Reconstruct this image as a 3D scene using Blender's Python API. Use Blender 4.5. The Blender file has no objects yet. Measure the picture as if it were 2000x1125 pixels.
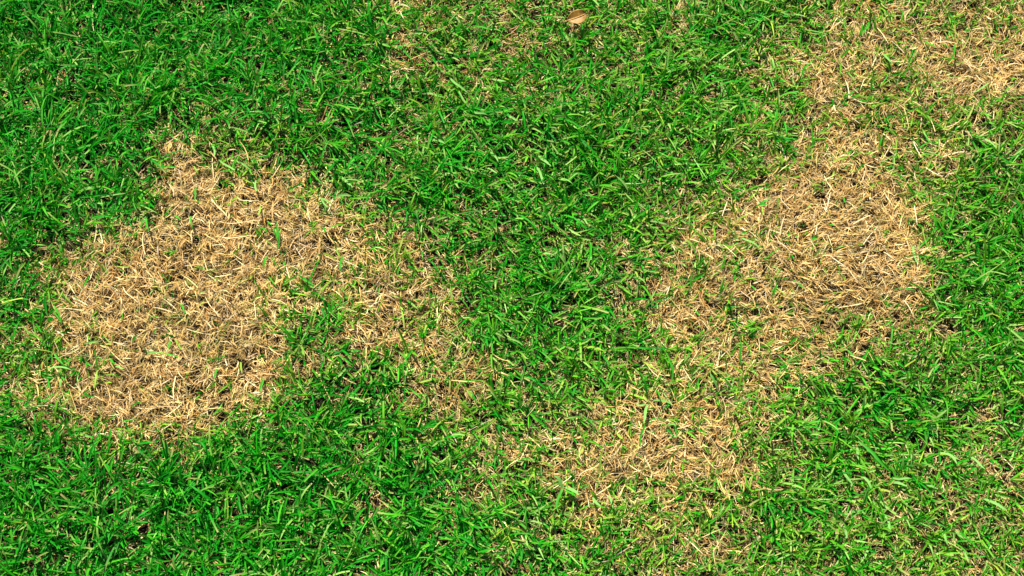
import bpy, math
import numpy as np
from mathutils import Vector

R = np.random.default_rng(11)
scene = bpy.context.scene
COL = scene.collection

# ------------------------------------------------------------------ camera
TILT = math.radians(24.0)          # off straight down
DIST = 2.0
TANH = 0.325                       # half width of the view / distance
cam_d = bpy.data.cameras.new('camera')
cam = bpy.data.objects.new('camera', cam_d)
COL.objects.link(cam)
CAM = np.array((0.0, -DIST * math.sin(TILT), DIST * math.cos(TILT)))
cam.location = CAM
cam.rotation_euler = (TILT, 0, 0)
cam_d.sensor_width = 36
cam_d.lens = 18.0 / TANH
cam_d.clip_start = 0.01
cam_d.clip_end = 2000
scene.camera = cam

# ------------------------------------------------------------------ light
SUN_EL = math.radians(52)
SUN_AZ = math.radians(112)         # direction towards the sun, counter-clockwise from +x
world = bpy.data.worlds.new('World')
scene.world = world
world.use_nodes = True
wn = world.node_tree
bg = wn.nodes['Background']
sky = wn.nodes.new('ShaderNodeTexSky')
sky.sky_type = 'NISHITA'
sky.sun_disc = False
sky.sun_elevation = SUN_EL
sky.sun_rotation = math.pi / 2 - SUN_AZ
wn.links.new(sky.outputs[0], bg.inputs[0])
bg.inputs[1].default_value = 0.06
sun_d = bpy.data.lights.new('sun', 'SUN')
sun_d.energy = 5.0
sun_d.angle = math.radians(0.5)
sun_d.color = (1.0, 0.95, 0.86)
sun = bpy.data.objects.new('sun', sun_d)
COL.objects.link(sun)
sv = Vector((math.cos(SUN_EL) * math.cos(SUN_AZ), math.cos(SUN_EL) * math.sin(SUN_AZ), math.sin(SUN_EL)))
sun.rotation_euler = sv.to_track_quat('Z', 'Y').to_euler()
sun.location = sv * 5

vs = scene.view_settings
vs.view_transform = 'Standard'
vs.look = 'None'
vs.gamma = 1.0
vs.use_curve_mapping = False
vs.exposure = 1.45
scene.cycles.max_bounces = 6
scene.cycles.diffuse_bounces = 3
scene.cycles.transmission_bounces = 4

# ------------------------------------------------------------------ pixel <-> ground
ct, st = math.cos(TILT), math.sin(TILT)
def at(px, py, z=0.0):
    """photo pixel (2000 x 1125) to the point at height z"""
    px = np.asarray(px, float); py = np.asarray(py, float)
    a = (px - 1000.0) / 1000.0 * TANH
    b = (562.5 - py) / 1000.0 * TANH
    d = np.stack(np.broadcast_arrays(a, b * ct + st, b * st - ct), -1)
    s = (z - CAM[2]) / d[..., 2]
    return CAM + d * s[..., None]
def to_px(x, y, z=0.0):
    q = np.stack(np.broadcast_arrays(x, y, z), -1) - CAM
    depth = q[..., 1] * st - q[..., 2] * ct
    up = q[..., 1] * ct + q[..., 2] * st
    return 1000 + q[..., 0] / depth / TANH * 1000, 562.5 - up / depth / TANH * 1000

# ------------------------------------------------------------------ noise
def noise(x, y, cell, seed):
    r = np.random.default_rng(seed)
    T = r.random((256, 256))
    fx, fy = x / cell + 97.3, y / cell + 61.7
    ix, iy = np.floor(fx).astype(int), np.floor(fy).astype(int)
    u, v = fx - ix, fy - iy
    u, v = u * u * (3 - 2 * u), v * v * (3 - 2 * v)
    g = lambda a, b: T[a % 256, b % 256]
    return (g(ix, iy) * (1 - u) + g(ix + 1, iy) * u) * (1 - v) + (g(ix, iy + 1) * (1 - u) + g(ix + 1, iy + 1) * u) * v

# how dead the lawn is, surveyed on a lattice over the plot (0 green .. 9 all straw)
SURVEY = """
0000000000000124543334332233112355556666
0000000000000236533443222221135677667777
0000000000000126433332121111234787568999
0000000000001222334332131111224876456777
0000000241002111311111001311133476767544
0000005544311111111110000111233688655423
0000017866632111111110000011346888755532
0000018998986211111111001233378999864211
1111359999988652111101222345789999985200
0246689999899875422111223477778899994100
2788898989677687632221112576689999983000
2389999899864698772100012686688999982100
3578999898852588552110002687678888763100
4468998899832377664220011367757765532210
3566999999975212456433223455575543231231
2678999998851013665222267765464322111232
0246798653110001443243378867744221111131
0112346311000111123455668887655311211244
0010110000000000022336677677772113224444
0000000000001000022314574356531233333323
0000000000000011111203443564222222333333
0000110000000000112311225256422222344433
0000100000000011112212324444332222344443
""".split()
SV = np.array([[int(c) for c in r[:40]] for r in SURVEY], float) / 9.0
SV[13:21, 21:31] = np.minimum(SV[13:21, 21:31] * 1.05, 1)
def survey(px, py):
    fx = np.clip(px / 50.0 - 0.5, 0, 38.999); fy = np.clip(py / 50.0 - 0.5, 0, 21.999)
    ix, iy = np.floor(fx).astype(int), np.floor(fy).astype(int)
    u, v = fx - ix, fy - iy
    u, v = u * u * (3 - 2 * u), v * v * (3 - 2 * v)
    return (SV[iy, ix] * (1 - u) + SV[iy, ix + 1] * u) * (1 - v) + (SV[iy + 1, ix] * (1 - u) + SV[iy + 1, ix + 1] * u) * v
def deadness(x, y):
    px, py = to_px(x, y, 0.012)
    px = px + (noise(x, y, 0.016, 5) - .5) * 46 + (noise(x, y, 0.006, 6) - .5) * 20
    py = py + (noise(x, y, 0.016, 7) - .5) * 46 + (noise(x, y, 0.006, 8) - .5) * 20
    d = survey(px, py)
    return np.clip(d + (noise(x, y, 0.013, 9) - .5) * 0.34 * (0.35 + 2.6 * d * (1 - d)), 0, 1)

# lie of the grass: (px, py, heading in degrees, strength)
LIE = [(150, 100, 100, .8), (350, 100, 110, .7), (100, 400, 80, .5), (350, 200, 300, .4), (700, 100, 60, .3),
       (650, 250, 320, .6), (880, 200, 325, .9), (900, 330, 320, .9), (1080, 260, 325, .8), (1250, 200, 60, .5),
       (1350, 300, 20, .7), (1500, 200, 30, .8), (1150, 450, 330, .6), (1100, 620, 340, .5), (1450, 60, 40, .5),
       (1750, 150, 30, .5), (1850, 250, 25, .7), (1880, 450, 20, .7), (1950, 550, 60, .4), (1600, 480, 20, 1.0),
       (1650, 560, 355, 1.2), (1500, 430, 50, .7), (1700, 400, 330, .7), (1600, 700, 335, .7), (1750, 680, 350, .6),
       (1700, 850, 320, .9), (1850, 900, 325, .9), (1650, 950, 300, .6), (1900, 1000, 330, .6), (1400, 950, 20, .3),
       (1350, 1050, 350, .6), (1150, 980, 10, .4), (850, 870, 320, .8), (950, 960, 320, .8), (700, 950, 100, .3),
       (550, 850, 30, .4), (300, 950, 150, .3), (150, 870, 120, .5), (100, 1050, 60, .4), (450, 1050, 330, .3),
       (430, 420, 350, .3), (250, 620, 80, .3), (450, 700, 30, .3), (800, 560, 320, .4)]
def lie(x, y):
    px, py = to_px(x, y, 0.012)
    vx = np.zeros_like(px); vy = np.zeros_like(px); w = np.full_like(px, 0.05)
    for qx, qy, a, s in LIE:
        g = np.exp(-((px - qx) ** 2 + (py - qy) ** 2) / (2 * 95.0 ** 2))
        vx += g * s * math.cos(math.radians(a)); vy += g * s * math.sin(math.radians(a)); w += g
    vx /= w; vy /= w
    t = noise(x, y, 0.05, 21) * 4 * math.pi
    vx += .35 * np.cos(t); vy += .35 * np.sin(t)
    return np.arctan2(vy, vx), np.hypot(vx, vy)

def ground_h(x, y):
    return (noise(x, y, 0.11, 31) - .5) * 0.018 + (noise(x, y, 0.03, 32) - .5) * 0.006 + (noise(x, y, 0.008, 33) - .5) * 0.003

# ------------------------------------------------------------------ materials
def mat_blade(name, rough, trans, spec, tcol=None, bump=0.0):
    m = bpy.data.materials.new(name); m.use_nodes = True
    n = m.node_tree.nodes; l = m.node_tree.links
    p = n['Principled BSDF']
    a = n.new('ShaderNodeAttribute'); a.attribute_name = 'tint'
    tc = n.new('ShaderNodeTexCoord')
    nz = n.new('ShaderNodeTexNoise'); nz.inputs['Scale'].default_value = 420; nz.inputs['Detail'].default_value = 2
    l.new(tc.outputs['Object'], nz.inputs['Vector'])
    mr = n.new('ShaderNodeMapRange'); mr.inputs[3].default_value = 0.78; mr.inputs[4].default_value = 1.22
    l.new(nz.outputs['Fac'], mr.inputs[0])
    mx = n.new('ShaderNodeMix'); mx.data_type = 'RGBA'; mx.blend_type = 'MULTIPLY'; mx.inputs[0].default_value = 1
    l.new(a.outputs['Color'], mx.inputs[6]); l.new(mr.outputs[0], mx.inputs[7])
    l.new(mx.outputs[2], p.inputs['Base Color'])
    p.inputs['Roughness'].default_value = rough
    p.inputs['Specular IOR Level'].default_value = spec
    tr = n.new('ShaderNodeBsdfTranslucent')
    m2 = n.new('ShaderNodeMix'); m2.data_type = 'RGBA'; m2.blend_type = 'MULTIPLY'; m2.inputs[0].default_value = 1
    l.new(mx.outputs[2], m2.inputs[6]); m2.inputs[7].default_value = tcol or (1, 1, 1, 1)
    l.new(m2.outputs[2], tr.inputs[0])
    ms = n.new('ShaderNodeMixShader'); ms.inputs[0].default_value = trans
    l.new(p.outputs[0], ms.inputs[1]); l.new(tr.outputs[0], ms.inputs[2])
    l.new(ms.outputs[0], n['Material Output'].inputs[0])
    return m
M_GREEN = mat_blade('living_blade', 0.55, 0.40, 0.16, (1.0, 1.0, 0.3, 1))
M_STRAW = mat_blade('dead_blade', 0.65, 0.12, 0.15, (1.0, 0.8, 0.55, 1))

def mat_soil():
    m = bpy.data.materials.new('soil'); m.use_nodes = True
    n = m.node_tree.nodes; l = m.node_tree.links
    p = n['Principled BSDF']; p.inputs['Roughness'].default_value = 0.95
    p.inputs['Specular IOR Level'].default_value = 0.1
    tc = n.new('ShaderNodeTexCoord'); nz = n.new('ShaderNodeTexNoise')
    nz.inputs['Scale'].default_value = 160; nz.inputs['Detail'].default_value = 6
    l.new(tc.outputs['Object'], nz.inputs['Vector'])
    cr = n.new('ShaderNodeValToRGB')
    cr.color_ramp.elements[0].color = (0.006, 0.0035, 0.002, 1); cr.color_ramp.elements[0].position = .3
    cr.color_ramp.elements[1].color = (0.024, 0.014, 0.007, 1); cr.color_ramp.elements[1].position = .75
    l.new(nz.outputs['Fac'], cr.inputs[0]); l.new(cr.outputs[0], p.inputs['Base Color'])
    b = n.new('ShaderNodeBump'); b.inputs['Distance'].default_value = 0.004
    l.new(nz.outputs['Fac'], b.inputs['Height']); l.new(b.outputs[0], p.inputs['Normal'])
    return m
M_SOIL = mat_soil()

# ------------------------------------------------------------------ blade builder
def new_mesh(name, V, Q, tint, mat, smooth=True):
    me = bpy.data.meshes.new(name)
    me.vertices.add(len(V)); me.vertices.foreach_set('co', V.astype(np.float32).ravel())
    nq = len(Q)
    me.loops.add(nq * 4); me.loops.foreach_set('vertex_index', Q.astype(np.int32).ravel())
    me.polygons.add(nq)
    me.polygons.foreach_set('loop_start', np.arange(0, nq * 4, 4, dtype=np.int32))
    me.polygons.foreach_set('loop_total', np.full(nq, 4, dtype=np.int32))
    me.polygons.foreach_set('use_smooth', np.full(nq, smooth))
    at_ = me.attributes.new('tint', 'FLOAT_COLOR', 'POINT')
    c = np.ones((len(V), 4), np.float32); c[:, :3] = tint
    at_.data.foreach_set('color', c.ravel())
    me.materials.append(mat)
    me.update(); me.validate()
    return me

def sweep(P, side, w, fold):
    """ribbons: P (n,s,3) spines, side (n,s,3) unit, w (n,s) half widths, fold = depth of the keel / half width (0: flat)"""
    n, s, _ = P.shape
    T = np.gradient(P, axis=1)
    N = np.cross(side, T); N /= np.linalg.norm(N, axis=2, keepdims=True) + 1e-12
    L = P - side * w[..., None]; Rr = P + side * w[..., None]
    if fold is not None:
        C = P - N * (w * fold[:, None])[..., None]
        V = np.stack((L, C, Rr), 2); k = 3
    else:
        V = np.stack((L, Rr), 2); k = 2
    idx = np.arange(n * s * k).reshape(n, s, k)
    qs = []
    for j in range(k - 1):
        qs.append(np.stack((idx[:, :-1, j], idx[:, :-1, j + 1], idx[:, 1:, j + 1], idx[:, 1:, j]), -1).reshape(-1, 4))
    return V.reshape(-1, 3), np.concatenate(qs), k

def spines(base, az, el, length, droop, curl, s):
    n = len(az)
    P = np.zeros((n, s, 3)); P[:, 0] = base
    for i in range(1, s):
        t = (i - .5) / (s - 1)
        e = el - droop * t ** 1.3; a = az + curl * t
        d = np.stack((np.cos(e) * np.cos(a), np.cos(e) * np.sin(a), np.sin(e)), -1)
        P[:, i] = P[:, i - 1] + d * (length / (s - 1))[:, None]
    return P
def sides(P, roll):
    T = np.gradient(P, axis=1); T /= np.linalg.norm(T, axis=2, keepdims=True) + 1e-12
    up = np.array((0, 0, 1.0))
    S = np.cross(T, up); ln = np.linalg.norm(S, axis=2, keepdims=True)
    S = np.where(ln > 1e-3, S / (ln + 1e-9), np.array((1.0, 0, 0)))
    N = np.cross(S, T)
    c, k = np.cos(roll), np.sin(roll)
    if c.ndim == 1: c, k = c[:, None], k[:, None]
    return S * c[..., None] + N * k[..., None]

class Batch:
    def __init__(self): self.V, self.Q, self.C, self.n = [], [], [], 0
    def add(self, V, Q, C):
        self.V.append(V); self.Q.append(Q + self.n); self.C.append(C); self.n += len(V)
    def mesh(self, name, mat):
        return new_mesh(name, np.concatenate(self.V), np.concatenate(self.Q), np.concatenate(self.C), mat)

def pick(pal, n, jitter=.12):
    pal = np.array(pal); wts = pal[:, 3] / pal[:, 3].sum()
    c = pal[R.choice(len(pal), n, p=wts), :3]
    return c * (1 + R.normal(0, jitter, (n, 1))).clip(.6, 1.4) * (1 + R.normal(0, .05, (n, 3)))

#            r      g      b     weight
GREENS = [(.004, .21, .002, 5), (.014, .25, .002, 4.5), (.003, .15, .003, 3), (.050, .30, .008, 2.4), (.17, .36, .055, 1.2)]
LIGHTG = [(.054, .28, .005, 5), (.105, .33, .012, 4), (.22, .40, .085, 2.6), (.014, .23, .003, 4), (.24, .35, .028, 1.1)]
STRAWS = [(.51, .365, .140, 6), (.45, .295, .090, 6), (.36, .205, .050, 4.5), (.24, .11, .026, 2.2), (.60, .49, .25, 2.4), (.36, .31, .065, 1.4), (.34, .27, .16, 1)]
THATCH = [(.38, .285, .105, 3), (.46, .37, .155, 3.5), (.26, .16, .045, 3), (.15, .08, .028, 1), (.30, .25, .15, .8)]

def width_profile(s, cut):
    t = np.linspace(0, 1, s)
    full = np.interp(t, (0, .15, .45, .75, .92, 1), (.62, .9, 1.0, .78, .36, .04))
    blunt = np.interp(t, (0, .15, .5, 1), (.62, .9, 1.0, .82))
    return np.where(cut[:, None], blunt, full)

def green_tufts(x, y, batch, pal_mix, hscale, vig, light_pal=None):
    """tufts of living shoots at x, y; pal_mix 0 deep green .. 1 light; vig = size"""
    n = len(x)
    az, k = lie(x, y)
    k = np.clip(k, 0, 1.2)
    plane = az + R.normal(0, 1, n) * (1.5 - .8 * k)
    gz = ground_h(x, y)
    stem_el = R.uniform(.35, 1.35, n); stem_len = R.uniform(.004, .017, n) * hscale
    sd = np.stack((np.cos(stem_el) * np.cos(plane), np.cos(stem_el) * np.sin(plane), np.sin(stem_el)), -1)
    nb = R.integers(3, 6, n)
    for b in range(5):
        q = np.nonzero(nb > b)[0]; m = len(q)
        if not m: continue
        f = (b + R.uniform(0, .8, m)) / 5
        base = np.stack((x[q], y[q], gz[q] + .002), -1) + sd[q] * (stem_len[q] * (.25 + .75 * f))[:, None]
        flip = np.where(R.random(m) < .32, math.pi, 0.0)
        a = plane[q] + flip + R.normal(0, .42, m)
        el = R.uniform(.12, 1.15, m) * np.where(R.random(m) < .25, .4, 1.0) + .12 * (1 - k[q])
        ln = R.gamma(9, 1 / 9., m) * .0252 * vig[q] * (.8 + .35 * f)
        ln = ln.clip(.008, .050)
        dr = R.uniform(.0, 1.0, m) * (ln / .025); cu = R.normal(0, .32, m)
        s = 5
        P = spines(base, a, el, ln, dr, cu, s)
        P[..., 2] = np.maximum(P[..., 2], (gz[q] + .003)[:, None])
        S = sides(P, (R.normal(0, .55, m)[:, None] + R.normal(0, .5, m)[:, None] * np.linspace(0, 1, s)))
        cut = R.random(m) < .30
        w = R.uniform(.00068, .00132, m) * (.75 + .35 * vig[q])
        W = width_profile(s, cut) * w[:, None]
        fold = R.uniform(.15, .75, m)
        V, Q, kk = sweep(P, S, W, fold)
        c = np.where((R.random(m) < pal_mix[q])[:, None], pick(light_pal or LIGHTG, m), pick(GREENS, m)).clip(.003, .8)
        t = np.linspace(0, 1, s)
        C = np.repeat(c[:, None, :], s, 1)
        basec = np.array((.16, .25, .07))
        wb = (np.clip(.22 - t, 0, 1) / .22 * .55)[None, :, None]
        C = C * (1 - wb) + basec * wb
        tipc = np.array((.38, .27, .11))
        yellow = (R.random(m) < .05 + .14 * pal_mix[q]) | cut & (R.random(m) < .28)
        tstart = R.uniform(.35, .85, m)[:, None]
        wt = (np.clip(t[None] - tstart, 0, 1) / (1 - tstart))[:, :, None] * (yellow * R.uniform(.4, 1, m))[:, None, None]
        C = C * (1 - wt) + tipc * wt
        batch.add(V, Q, np.repeat(C.reshape(-1, 3), kk, 0))
    # the shoots that carry the leaves
    m = n; s = 3
    P = np.stack([np.stack((x, y, gz - .002), -1) + sd * (stem_len * f)[:, None] for f in (0, .5, 1.05)], 1)
    V, Q, kk = sweep(P, sides(P, np.zeros(m)), np.full((m, s), .0007), np.full(m, .8))
    C = np.repeat(pick([(.14, .22, .05, 1), (.3, .26, .1, 1)], m), s * kk, 0)
    batch.add(V, Q, C)

def straw_tufts(x, y, batch, lift, pal, size, flat):
    n = len(x)
    az, k = lie(x, y); k = np.clip(k, 0, 1.3)
    plane = az + R.normal(0, 1, n) * (1.9 - 1.3 * np.clip(k, 0, 1.15))
    gz = ground_h(x, y)
    z0 = gz + .001 + R.random(n) ** .8 * lift
    nb = R.integers(4, 8, n)
    tone = (1 + R.normal(0, .10, n)) * (.80 + .40 * noise(x, y, .035, 71))
    for b in range(7):
        q = np.nonzero(nb > b)[0]; m = len(q)
        if not m: continue
        base = np.stack((x[q], y[q], z0[q]), -1) + R.normal(0, .0016, (m, 3)) * (1, 1, .6)
        a = plane[q] + R.normal(0, .5, m) + np.where(R.random(m) < .22, math.pi, 0)
        el = R.uniform(-.12, .85, m) * (1 - .55 * flat[q])
        ln = (R.gamma(6, 1 / 6., m) * .0118 * size[q]).clip(.004, .026)
        dr = R.uniform(.1, 1.5, m) * (1 - .3 * flat[q]); cu = R.normal(0, .8, m) * (1 - .6 * flat[q])
        s = 4
        P = spines(base, a, el, ln, dr, cu, s)
        P[:, 1:] += R.normal(0, .0003, (m, s - 1, 3))
        P[..., 2] = np.maximum(P[..., 2], (gz[q] + .0008)[:, None])
        S = sides(P, R.normal(0, .7, m)[:, None] + R.normal(0, .8, m)[:, None] * np.linspace(0, 1, s))
        w = R.gamma(7, 1 / 7., m).clip(.5, 2) * .00043
        W = np.interp(np.linspace(0, 1, s), (0, .2, .6, 1), (.8, 1, .8, .22))[None] * w[:, None]
        V, Q, kk = sweep(P, S, W, None)
        c = (pick(pal, m) * tone[q][:, None]).clip(.01, .8)
        C = np.repeat(c[:, None, :], s, 1)
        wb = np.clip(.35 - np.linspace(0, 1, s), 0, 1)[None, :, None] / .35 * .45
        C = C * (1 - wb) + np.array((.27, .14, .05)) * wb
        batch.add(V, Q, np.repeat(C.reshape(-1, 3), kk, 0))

def stolons(x, y, batch, lift, pal, lmin, lmax, hw):
    n = len(x)
    az, k = lie(x, y)
    a = az + R.normal(0, 1, n) * 1.3
    gz = ground_h(x, y); s = 6
    base = np.stack((x, y, gz + .003 + lift * R.uniform(.35, 1.0, n)), -1)
    P = spines(base, a, R.normal(0.04, .16, n), R.uniform(lmin, lmax, n), R.uniform(-.1, .4, n), R.normal(0, .3, n), s)
    P[..., 2] = np.maximum(P[..., 2], (gz + .002)[:, None])
    V, Q, kk = sweep(P, sides(P, R.normal(0, .4, n)), np.interp(np.linspace(0, 1, s), (0, .5, 1), (.9, 1, .45))[None] * R.uniform(.7, 1.2, n)[:, None] * hw, np.full(n, .9))
    C = np.repeat(pick(pal, n).clip(.01, .85), s * kk, 0)
    batch.add(V, Q, C)

def put(name, me, label=None, category=None, group=None, kind=None, parent=None):
    o = bpy.data.objects.new(name, me); COL.objects.link(o)
    if label: o['label'] = label
    if category: o['category'] = category
    if group: o['group'] = group
    if kind: o['kind'] = kind
    if parent: o.parent = parent
    return o

# ------------------------------------------------------------------ the ground
def make_ground():
    xs = np.concatenate((-np.geomspace(900, 1.0, 14), np.linspace(-.8, .8, 161), np.geomspace(1.0, 900, 14)))
    ys = np.concatenate((-np.geomspace(900, .8, 14), np.linspace(-.55, .55, 111), np.geomspace(.8, 900, 14)))
    X, Y = np.meshgrid(xs, ys)
    near = (np.abs(X) < .81) & (np.abs(Y) < .56)
    Z = np.where(near, ground_h(X, Y), 0)
    V = np.stack((X, Y, Z), -1).reshape(-1, 3)
    ny, nx = X.shape; i = np.arange(ny * nx).reshape(ny, nx)
    Q = np.stack((i[:-1, :-1], i[:-1, 1:], i[1:, 1:], i[1:, :-1]), -1).reshape(-1, 4)
    return new_mesh('ground', V, Q, np.ones((len(V), 3)), M_SOIL)
put('ground', make_ground(), 'dark brown soil showing in the gaps between the grass', 'soil', kind='structure')

# ------------------------------------------------------------------ the lawn in and around the frame
HX, HY = .75, .5
def scatter(density):
    n = int(density * 4 * HX * HY)
    x, y = R.uniform(-HX, HX, n), R.uniform(-HY, HY, n)
    qx, qy = to_px(x, y)
    thin = (np.abs(qx - 1000) > 1090) | (np.abs(qy - 562) > 660)      # the rim of the plot is a little thinner
    k = ~thin | (R.random(n) < .55)
    return x[k], y[k]

# living grass
gx, gy = scatter(22800)
D = deadness(gx, gy)
clump = noise(gx, gy, .020, 41) * .6 + noise(gx, gy, .009, 42) * .4
keep = R.random(len(gx)) < np.clip((1 - D) ** 1.5 * (.22 + 1.2 * clump) * .86 + .04, 0.0, 1)
lf = at(1125, 36, .01)                              # the fallen leaf presses the grass down under it
keep &= np.hypot(gx - lf[0], gy - lf[1]) > .012
gx, gy, D = gx[keep], gy[keep], D[keep]
px_, py_ = to_px(gx, gy)
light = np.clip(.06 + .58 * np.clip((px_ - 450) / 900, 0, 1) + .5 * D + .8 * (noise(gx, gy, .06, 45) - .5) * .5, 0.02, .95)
vig = np.clip(1.10 - .62 * D + (noise(gx, gy, .07, 44) - .5) * .4, .45, 1.35)
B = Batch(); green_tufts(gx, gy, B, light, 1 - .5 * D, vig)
# thin regrowth where green and straw mix
rx, ry = scatter(13000)
D = deadness(rx, ry)
keep = R.random(len(rx)) < np.clip(3.6 * D * (1 - D) - .15 + .9 * (noise(rx, ry, .012, 61) - .5), .03, .85) * np.where(D > .15, 1, 0) * .86
rx, ry, D = rx[keep], ry[keep], D[keep]
green_tufts(rx, ry, B, np.full(len(rx), .9), np.full(len(rx), .8), R.uniform(.42, .80, len(rx)),
            [(.10, .31, .010, 4), (.17, .35, .020, 4), (.27, .38, .05, 3), (.04, .26, .006, 3)])
put('lawn_grass', B.mesh('lawn_grass', M_GREEN), 'living green lawn grass, thick and leafy, growing around the straw patches', 'grass', kind='stuff')

# dead grass: one mat for every patch that stands apart, the rest is thatch under the green
PATCHES = [
    ('golden brown dead grass, the largest bare patch, wide and two-lobed', (430, 560)),
    ('combed flat dead grass, pale straw patch with a dense clean centre', (1600, 470)),
    ('thin dead grass patch, loosely covered and dotted with many green blades', (1260, 870)),
    ('dead grass patch meeting the sparse yellow-green strip beside the combed patch', (1860, 90)),
    ('small rusty tuft of dead grass enclosed by tall green lawn near the fallen leaf', (785, 80)),
]
sx, sy = scatter(50000)
D = deadness(sx, sy)
keep = R.random(len(sx)) < np.clip(.27 + .95 * D, 0, 1) * np.where(D > .4, .44 + 1.05 * noise(sx, sy, .011, 51), 1)
sx, sy, D = sx[keep], sy[keep], D[keep]
spx, spy = to_px(sx, sy)
own = np.full(len(sx), -1)
cd = np.stack([np.hypot((spx - c[0]) / (1.6 if i == 0 else 1.0), (spy - c[1])) * (3.0 if i == 4 else 1) for i, (_, c) in enumerate(PATCHES)], 0)
own = np.where(D > .45, cd.argmin(0), -1)
for i in [-1] + list(range(len(PATCHES))):
    m = own == i
    x, y, d = sx[m], sy[m], D[m]
    B = Batch()
    if i < 0:
        straw_tufts(x, y, B, .005 + .010 * d, THATCH, .8 + 0 * d, .3 + 0 * d)
        k = R.random(len(x)) < .12
        stolons(x[k], y[k], B, .006, THATCH, .012, .035, .0007)
        put('thatch', B.mesh('thatch', M_STRAW), 'brown thatch of dead stems lying under the green blades', 'thatch', kind='stuff')
    else:
        low = R.random(len(x)) < .4
        straw_tufts(x[low], y[low], B, np.full(low.sum(), .004), THATCH, np.full(low.sum(), .95), np.full(low.sum(), .7))
        hi = ~low
        straw_tufts(x[hi], y[hi], B, .003 + .010 * d[hi], STRAWS, .9 + .25 * d[hi], np.full(hi.sum(), .75 if i == 1 else .35))
        k = R.random(len(x)) < .035
        stolons(x[k], y[k], B, .013, [(.60, .45, .22, 3), (.50, .34, .13, 3), (.62, .53, .33, 1)], .012, .034, .00052)
        put('dead_grass', B.mesh('dead_grass', M_STRAW), PATCHES[i][0], 'dead grass', kind='stuff')

# ------------------------------------------------------------------ the lawn going on outside the frame
def surround(name, batch, mat, label, cat):
    """one square of turf repeated all round the plot; the squares under the plot itself are left out"""
    o = put(name, batch.mesh(name, mat), label, cat, kind='stuff')
    ng = bpy.data.node_groups.new(name, 'GeometryNodeTree')
    ng.interface.new_socket('Geometry', in_out='INPUT', socket_type='NodeSocketGeometry')
    ng.interface.new_socket('Geometry', in_out='OUTPUT', socket_type='NodeSocketGeometry')
    n, l = ng.nodes, ng.links
    gi, go = n.new('NodeGroupInput'), n.new('NodeGroupOutput')
    pts = []
    me = bpy.data.meshes.new(name + '_spots')
    grid = n.new('GeometryNodeMeshGrid')
    grid.inputs['Size X'].default_value = 9.0; grid.inputs['Size Y'].default_value = 8.5
    grid.inputs['Vertices X'].default_value = 19; grid.inputs['Vertices Y'].default_value = 18
    pos = n.new('GeometryNodeInputPosition'); sep = n.new('ShaderNodeSeparateXYZ'); l.new(pos.outputs[0], sep.inputs[0])
    def far(i, lim):
        a = n.new('ShaderNodeMath'); a.operation = 'ABSOLUTE'; l.new(sep.outputs[i], a.inputs[0])
        g = n.new('ShaderNodeMath'); g.operation = 'GREATER_THAN'; l.new(a.outputs[0], g.inputs[0]); g.inputs[1].default_value = lim
        return g
    mx = n.new('ShaderNodeMath'); mx.operation = 'MAXIMUM'
    l.new(far(0, .7).outputs[0], mx.inputs[0]); l.new(far(1, .45).outputs[0], mx.inputs[1])
    ri = n.new('FunctionNodeRandomValue'); ri.data_type = 'INT'
    ri.inputs[4].default_value = 0; ri.inputs[5].default_value = 3; ri.inputs['Seed'].default_value = 3
    mu = n.new('ShaderNodeMath'); mu.operation = 'MULTIPLY'; mu.inputs[1].default_value = math.pi / 2
    l.new(ri.outputs[2], mu.inputs[0])
    cx = n.new('ShaderNodeCombineXYZ'); l.new(mu.outputs[0], cx.inputs[2])
    ins = n.new('GeometryNodeInstanceOnPoints')
    l.new(grid.outputs[0], ins.inputs['Points']); l.new(mx.outputs[0], ins.inputs['Selection'])
    l.new(gi.outputs[0], ins.inputs['Instance']); l.new(cx.outputs[0], ins.inputs['Rotation'])
    l.new(ins.outputs[0], go.inputs[0])
    bpy.data.meshes.remove(me)
    md = o.modifiers.new('spread', 'NODES'); md.node_group = ng
    return o
n_ = 1500
tx, ty = R.uniform(-.25, .25, n_), R.uniform(-.25, .25, n_)
B = Batch(); green_tufts(tx, ty, B, np.full(n_, .35), np.ones(n_), np.full(n_, 1.05))
surround('surrounding_grass', B, M_GREEN, 'green lawn grass continuing around the patchy plot', 'grass')
n_ = 2200
tx, ty = R.uniform(-.25, .25, n_), R.uniform(-.25, .25, n_)
B = Batch(); straw_tufts(tx, ty, B, np.full(n_, .006), THATCH, np.full(n_, .85), np.full(n_, .3))
surround('surrounding_thatch', B, M_STRAW, 'straw thatch under the lawn around the patchy plot', 'thatch')

# ------------------------------------------------------------------ the fallen leaf
def mat_leaf(name, c0, c1, c2):
    m = bpy.data.materials.new(name); m.use_nodes = True
    n = m.node_tree.nodes; l = m.node_tree.links
    p = n['Principled BSDF']; p.inputs['Roughness'].default_value = .5; p.inputs['Specular IOR Level'].default_value = .25
    tc = n.new('ShaderNodeTexCoord'); nz = n.new('ShaderNodeTexNoise')
    nz.inputs['Scale'].default_value = 260; nz.inputs['Detail'].default_value = 5; nz.inputs['Roughness'].default_value = .6
    l.new(tc.outputs['Object'], nz.inputs['Vector'])
    cr = n.new('ShaderNodeValToRGB'); e = cr.color_ramp.elements
    e[0].position, e[0].color = .32, (*c0, 1); e[1].position, e[1].color = .68, (*c2, 1)
    x = e.new(.5); x.color = (*c1, 1)
    l.new(nz.outputs['Fac'], cr.inputs[0]); l.new(cr.outputs[0], p.inputs['Base Color'])
    b = n.new('ShaderNodeBump'); b.inputs['Distance'].default_value = .0006; b.inputs['Strength'].default_value = .5
    l.new(nz.outputs['Fac'], b.inputs['Height']); l.new(b.outputs[0], p.inputs['Normal'])
    return m
M_LEAF = mat_leaf('dry_leaf', (.14, .062, .008), (.22, .112, .014), (.28, .155, .024))
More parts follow.
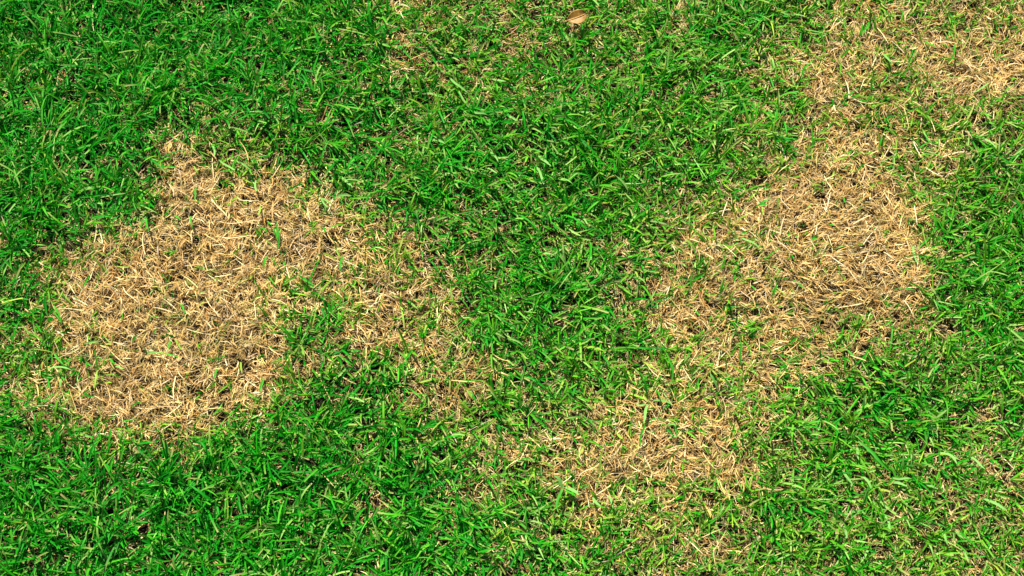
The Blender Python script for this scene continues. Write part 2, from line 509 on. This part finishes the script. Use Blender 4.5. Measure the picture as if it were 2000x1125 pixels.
M_RIB = mat_leaf('dry_leaf_rib', (.36, .20, .055), (.46, .28, .085), (.50, .32, .10))
def fallen_leaf():
    zl = .023
    A, Bp = at(1106.5, 41.5, zl), at(1145, 27.5, zl + .003)
    c = (A + Bp) / 2; L = np.linalg.norm(Bp - A)
    ex = (Bp - A) / L; ey = np.cross((0, 0, 1.0), ex); ey /= np.linalg.norm(ey); ez = np.cross(ex, ey)
    root = bpy.data.objects.new('fallen_leaf', None); COL.objects.link(root)
    root.location = c - np.array((0, 0, .004)); root.empty_display_size = .01
    root['label'] = 'small dry tan leaf with a pale midrib, fallen on the green grass'; root['category'] = 'leaf'
    nu, nv = 25, 17
    us = np.linspace(0, 1, nu)
    hw = L * .335 * np.clip(np.sin(np.pi * us ** 1.12), 0, 1) ** np.interp(us, (0, .5, 1), (.85, .62, .5)) * (1 - .12 * (1 - us)) + .00005
    V = []
    for i, u in enumerate(us):
        for j in range(nv):
            v = j / (nv - 1) * 2 - 1
            y = v * hw[i] * (1.0 if v > 0 else 1.12)
            a = abs(v)
            rise = (.75 if v > 0 else -.10) * a ** 1.25 * hw[i] + .0012 * math.sin(3.1 * u * 2 + v) * a
            rise += -.0004 * max(0, 1 - abs(v + .14) / .14) + .0012 * (u - .5) ** 2 * 4
            edge = 1 + (.04 * math.sin(u * 37 + 2 * v) + .05 * math.sin(u * 13 + 5 * v)) * a ** 4
            V.append(ex * ((u - .5) * L) + ey * y * edge * (.9 if v > 0 else 1) + ez * rise)
    V = np.array(V) + np.array((0, 0, .004))
    i = np.arange(nu * nv).reshape(nu, nv)
    Q = np.stack((i[:-1, :-1], i[1:, :-1], i[1:, 1:], i[:-1, 1:]), -1).reshape(-1, 4)
    me = new_mesh('lamina', V, Q, np.ones((len(V), 3)), M_LEAF)
    o = put('lamina', me, parent=root)
    sd = o.modifiers.new('thickness', 'SOLIDIFY'); sd.thickness = .00025
    # midrib, with the short stalk it ends in
    k = 8
    tt = np.linspace(-.07, .96, 16)
    ring = []
    for t in tt:
        r = .00062 * (1 - .5 * max(t, 0)); ctr = ex * ((t - .5) * L) + ez * (.0012 * (t - .5) ** 2 * 4 + .00035) + np.array((0, 0, .004))
        for j in range(k):
            an = 2 * math.pi * j / k
            ring.append(ctr + ey * r * math.cos(an) + ez * r * .8 * math.sin(an))
    i = np.arange(len(tt) * k).reshape(len(tt), k)
    Q = np.stack((i[:-1], i[1:], np.roll(i, -1, 1)[1:], np.roll(i, -1, 1)[:-1]), -1).reshape(-1, 4)
    put('midrib', new_mesh('midrib', np.array(ring), Q, np.ones((len(ring), 3)), M_RIB), parent=root)
fallen_leaf()

# ------------------------------------------------------------------ blades that stand apart and can be counted
TONE = {'pale': (.16, .36, .075), 'mid': (.035, .27, .012), 'dark': (.008, .17, .006), 'lime': (.20, .33, .03), 'straw': (.55, .42, .21)}
def blade_mesh(b, root=None, name='blade'):
    x0, y0, x1, y1, w, tone = b
    L = math.hypot(x1 - x0, y1 - y0) * .00065
    P0 = at(x0, y0, .012 + R.uniform(-.002, .003)); zt = .017 + min(.012, L * .45) * R.uniform(.2, 1)
    if tone == 'straw': zt = .016
    P1 = at(x1, y1, zt)
    s = 8; t = np.linspace(0, 1, s)
    P = P0 + (P1 - P0) * t[:, None]
    d = (P1 - P0); sd = np.cross(d, (0, 0, 1.0)); sd /= np.linalg.norm(sd) + 1e-9
    P += sd * ((np.sin(np.pi * t) * R.normal(0, .06) + np.sin(2 * np.pi * t) * R.normal(0, .025)) * L)[:, None]
    P[:, 2] += np.sin(np.pi * t) * (.10 if tone != 'straw' else .03) * L
    roll = R.normal(0, .28) + R.normal(0, .4) * t
    S = sides(P[None], roll[None])
    hw = w * .00065 / 2 * .9
    if tone == 'straw':
        W = np.interp(t, (0, .5, 1), (.9, 1, .4)) * hw * .72; fold = np.array([.8])
    else:
        W = width_profile(s, np.array([R.random() < .25]))[0] * hw; fold = np.array([R.uniform(.2, .5)])
    V, Q, k = sweep(P[None], S, W[None], fold)
    c = np.array(TONE[tone]) * (1 + R.normal(0, .08))
    C = np.repeat(c[None], s, 0)
    if tone != 'straw':
        wb = (np.clip(.2 - t, 0, 1) / .2 * .5)[:, None]; C = C * (1 - wb) + np.array((.2, .27, .08)) * wb
    org = P0 if root is None else root
    return new_mesh(name, V - org, Q, np.repeat(C, k, 0), M_STRAW if tone == 'straw' else M_GREEN), P0

SPRIGS = [  # several leaves on one shoot
    ('fan of three pale narrow leaves on the rim of the golden straw patch', [(625, 385, 636, 414, 4.5, 'pale'), (626, 386, 641, 404, 4, 'pale'), (627, 387, 648, 398, 4, 'pale')]),
    ('broad four-leaved green sprig with bent pale leaves on the thin straw patch', [(1098, 953, 1080, 929, 7, 'pale'), (1104, 951, 1131, 967, 8.5, 'pale'), (1099, 954, 1089, 1000, 6, 'mid'), (1103, 955, 1126, 972, 6, 'mid')]),
    ('tallest green sprig, two long leaves end to end on the thin straw patch', [(1265, 789, 1257, 828, 6, 'pale'), (1263, 822, 1250, 871, 5.5, 'mid')]),
    ('three-leaved green sprig with one long thin leaf on the golden straw patch', [(287, 691, 312, 688, 5, 'pale'), (287, 692, 282, 678, 4, 'mid'), (309, 689, 351, 698, 3.5, 'mid')]),
    ('star of three dark green leaves in the middle of the golden straw patch', [(332, 663, 329, 683, 5, 'mid'), (342, 662, 323, 652, 5, 'dark'), (342, 663, 354, 682, 4, 'lime')]),
    ('four small crossing green leaves on one shoot in the combed straw patch', [(1545, 452, 1539, 444, 3.5, 'mid'), (1545, 452, 1558, 465, 3.5, 'mid'), (1544, 452, 1535, 471, 4, 'lime'), (1538, 473, 1549, 485, 3, 'lime')]),
    ('three-leaved green sprig with one broad raised leaf in the combed straw patch', [(1480, 402, 1505, 388, 5, 'mid'), (1472, 416, 1470, 403, 4, 'dark'), (1488, 400, 1491, 420, 3.5, 'lime')]),
    ('forked dark green sprig beside a black gap in the golden straw patch', [(166, 710, 163, 697, 5, 'dark'), (167, 709, 169, 717, 5, 'mid'), (168, 708, 177, 715, 4, 'mid')]),
    ('two dark green leaves joined at a sharp angle on the golden straw patch', [(162, 770, 174, 760, 4.5, 'mid'), (162, 771, 186, 774, 4.5, 'dark')]),
    ('triangle of four thin green leaves on the thin straw patch', [(1296, 834, 1319, 829, 4.5, 'pale'), (1299, 837, 1316, 853, 4, 'dark'), (1304, 857, 1325, 851, 4.5, 'pale'), (1319, 822, 1321, 851, 3.5, 'mid')]),
    ('upright green sprig with three leaves standing in the golden straw patch', [(541, 490, 540, 432, 4.5, 'mid'), (542, 470, 549, 448, 4, 'lime'), (541, 466, 534, 446, 3.5, 'mid')]),
    ('arched pair of green leaves at the lower rim of the combed straw patch', [(1516, 545, 1540, 543, 5, 'mid'), (1549, 547, 1573, 564, 4.5, 'mid')]),
]
for label, bl in SPRIGS:
    c = np.array(at(bl[0][0], bl[0][1], .008))
    root = bpy.data.objects.new('grass_sprig', None); COL.objects.link(root)
    root.location = c; root.empty_display_size = .01
    root['label'] = label; root['category'] = 'grass sprig'; root['group'] = 'green sprigs in the straw patches'
    for b in bl:
        me, _ = blade_mesh(b, c)
        put('leaf_blade', me, parent=root)

SINGLES = """1440 459 1487 491 5 pale|1445 457 1465 449 4 mid|1522 443 1522 425 3.5 mid|1515 491 1532 491 3.5 pale|1600 460 1584 470 5 mid|1466 500 1480 491 4 lime
1561 443 1558 433 4 pale|1276 782 1313 791 4.5 pale|1242 790 1260 790 4 pale|1336 834 1336 815 4 mid|1205 846 1217 858 4.5 lime|1235 815 1243 803 4 mid|1176 932 1190 924 4 mid|1131 943 1143 928 4 mid
1135 957 1150 950 5 pale|1196 948 1199 940 4 mid|1090 920 1107 926 4.5 mid|1158 972 1175 989 6 pale|1188 968 1198 994 5 pale|106 691 125 713 4.5 mid|92 720 142 724 5 pale|190 724 184 760 4 lime
215 700 220 708 5 mid|224 716 243 721 4 pale|118 740 117 754 5 pale|120 736 129 743 4 mid|650 388 687 382 6 pale|662 342 690 367 6.5 pale|378 280 407 280 5 mid|415 278 418 305 5 pale
428 312 458 332 4.5 pale|428 335 454 333 4 mid|464 316 493 334 4.5 pale|384 364 379 393 4.5 mid|378 324 386 339 4 lime|564 370 593 362 4.5 mid|500 352 501 373 4.5 pale|474 346 492 358 4 lime
340 420 353 430 4 mid|372 422 376 447 4 mid|508 444 523 452 4 mid|543 446 542 465 4 mid|508 402 504 419 4 lime|522 432 531 441 3.5 mid|384 388 389 398 4 mid|590 387 598 394 4 dark|363 392 362 380 3.5 lime|329 390 334 379 4 lime
1550 392 1555 379 4 lime|1646 384 1651 395 4 mid|1574 411 1585 397 4.5 pale|1696 372 1707 359 4 lime|1618 438 1635 441 4 mid|1600 456 1585 469 4.5 mid|1784 478 1792 515 5.5 pale|1746 566 1789 567 5 mid|1608 521 1614 534 4 lime|1578 534 1583 525 4 lime|1757 370 1762 358 4 lime
258 668 267 653 4.5 mid|174 670 197 666 5 pale|152 846 179 854 6.5 pale|300 652 306 641 4 mid|350 592 361 613 4.5 mid|422 717 417 741 4.5 mid|515 737 507 768 5.5 mid|470 707 473 729 4.5 lime|165 671 193 667 4 pale|105 597 120 632 4.5 mid|520 500 516 531 5 mid|585 540 616 558 5 mid|285 425 291 452 4.5 mid|671 500 664 531 4.5 mid
879 152 915 183 5 pale|826 184 867 190 4.5 pale|924 218 951 224 5.5 pale|988 222 1011 239 5.5 pale|1042 236 1069 241 5 pale|1068 240 1091 259 7 pale|1128 218 1161 228 6 pale|840 260 861 273 5 pale|840 272 869 281 6 pale|956 290 973 317 5.5 pale|1050 304 1077 325 6 pale|906 324 927 335 6 pale|948 328 973 339 5 pale|984 354 1001 369 5.5 pale|1048 326 1063 359 5.5 pale|1096 348 1123 363 5.5 pale|958 153 989 159 6 pale
1676 862 1741 923 6 mid|1674 874 1678 899 6 pale|1836 884 1869 907 6 pale|1858 890 1887 904 5 pale|1888 890 1925 917 5 pale|1888 928 1907 914 6 mid|1646 918 1667 949 6 pale|1682 930 1709 963 5 pale|1744 933 1781 935 5 pale|1740 942 1773 951 6 pale|1800 938 1831 955 6 pale|1920 974 1963 995 6 pale|1660 1000 1691 1004 6 pale|1836 1034 1851 1063 6 pale|1648 1022 1653 1051 6 pale|1724 1004 1739 1041 5 pale|1866 1036 1883 1053 5 pale
1720 102 1744 124 5 pale|1865 86 1850 124 4.5 mid|1768 205 1790 204 5 pale|1718 300 1722 262 4.5 mid|1700 42 1684 70 4.5 mid|1900 182 1935 160 5 pale|1625 316 1650 309 4.5 lime|1476 404 1500 400 4.5 mid|1506 584 1517 556 5 mid|1448 712 1444 662 5 mid|1312 742 1304 700 5 mid|1402 760 1386 726 5 pale|1685 800 1694 770 5 pale|1265 772 1258 740 5 dark|1545 742 1524 702 4.5 mid""".replace(chr(10), '|').split('|')
PNAME = ['golden two-lobed straw patch', 'combed flat straw patch', 'thin green-dotted straw patch', 'straw patch beside the yellow-green strip', 'small rusty straw tuft']
TNAME = {'pale': 'pale', 'mid': 'bright', 'dark': 'deep', 'lime': 'yellowish'}
for row in SINGLES:
    *q, tone = row.split(); b = [float(v) for v in q] + [tone]
    me, org = blade_mesh(b, None, 'grass_shoot')
    mx_, my_ = (b[0] + b[2]) / 2, (b[1] + b[3]) / 2
    g = at(mx_, my_, .012)
    wide = 'broad' if b[4] >= 5 else 'narrow'
    lp = math.hypot(b[2] - b[0], b[3] - b[1])
    wide = ('long ' if lp > 36 else 'short ' if lp < 22 else '') + wide
    if survey(np.array(mx_), np.array(my_)) > .42:
        i = int(np.argmin([math.hypot((mx_ - c[0]) / (1.6 if j == 0 else 1), my_ - c[1]) * (3 if j == 4 else 1) for j, (_, c) in enumerate(PATCHES)]))
        lab = f'{wide} {TNAME[tone]} green grass blade on the {PNAME[i]}'; grp = f'{wide} {TNAME[tone]} blades on the {PNAME[i]}'
    else:
        where = ('between the golden and combed straw patches' if 780 < mx_ < 1250 and my_ < 450
                 else 'in lawn beside the thin straw patch' if mx_ > 1380 and my_ > 680
                 else 'in lawn around the combed straw patch' if mx_ > 1250
                 else 'in lawn rimming the golden straw patch')
        lab = f'{wide} {TNAME[tone]} green grass blade {where}'; grp = f'{wide} {TNAME[tone]} blades {where}'
    o = put('grass_shoot', me, lab, 'grass blade', grp); o.location = org

STEMS = """1502 447 1539 459 4|1503 431 1503 471 3.5|431 338 411 379 3.5|415 308 416 352 3|414 389 445 425 3.5|424 460 497 459 3|424 431 509 430 3|375 450 375 476 3|240 700 259 701 5|181 0 183 60 3|416 545 470 560 3|300 600 345 612 3|1700 470 1752 452 3|1560 520 1612 497 3|1640 600 1700 588 3.5|1300 880 1340 868 3|1225 905 1262 930 3|1130 930 1170 905 3|440 640 486 630 3|520 575 560 596 3|240 560 268 590 3|1690 60 1730 75 3|1660 190 1716 200 3.5|1885 120 1930 140 3""".split('|')
for row in STEMS:
    b = [float(v) for v in row.split()] + ['straw']
    me, org = blade_mesh(b, None, 'straw_stem')
    mx_, my_ = (b[0] + b[2]) / 2, (b[1] + b[3]) / 2
    i = int(np.argmin([math.hypot((mx_ - c[0]) / (1.6 if j == 0 else 1), my_ - c[1]) * (3 if j == 4 else 1) for j, (_, c) in enumerate(PATCHES)]))
    if survey(np.array(mx_), np.array(my_)) > .42:
        lp = math.hypot(b[2] - b[0], b[3] - b[1])
        sz = 'very long' if lp > 60 else 'long' if lp > 42 else 'short'
        lab = f'{sz} cream dry stem lying across the {PNAME[i]}'; grp = f'{sz} dry stems on the {PNAME[i]}'
    else:
        lab = 'long cream dry stem lying among the green lawn blades'; grp = 'dry stems on the lawn'
    o = put('straw_stem', me, lab, 'straw stem', grp); o.location = org
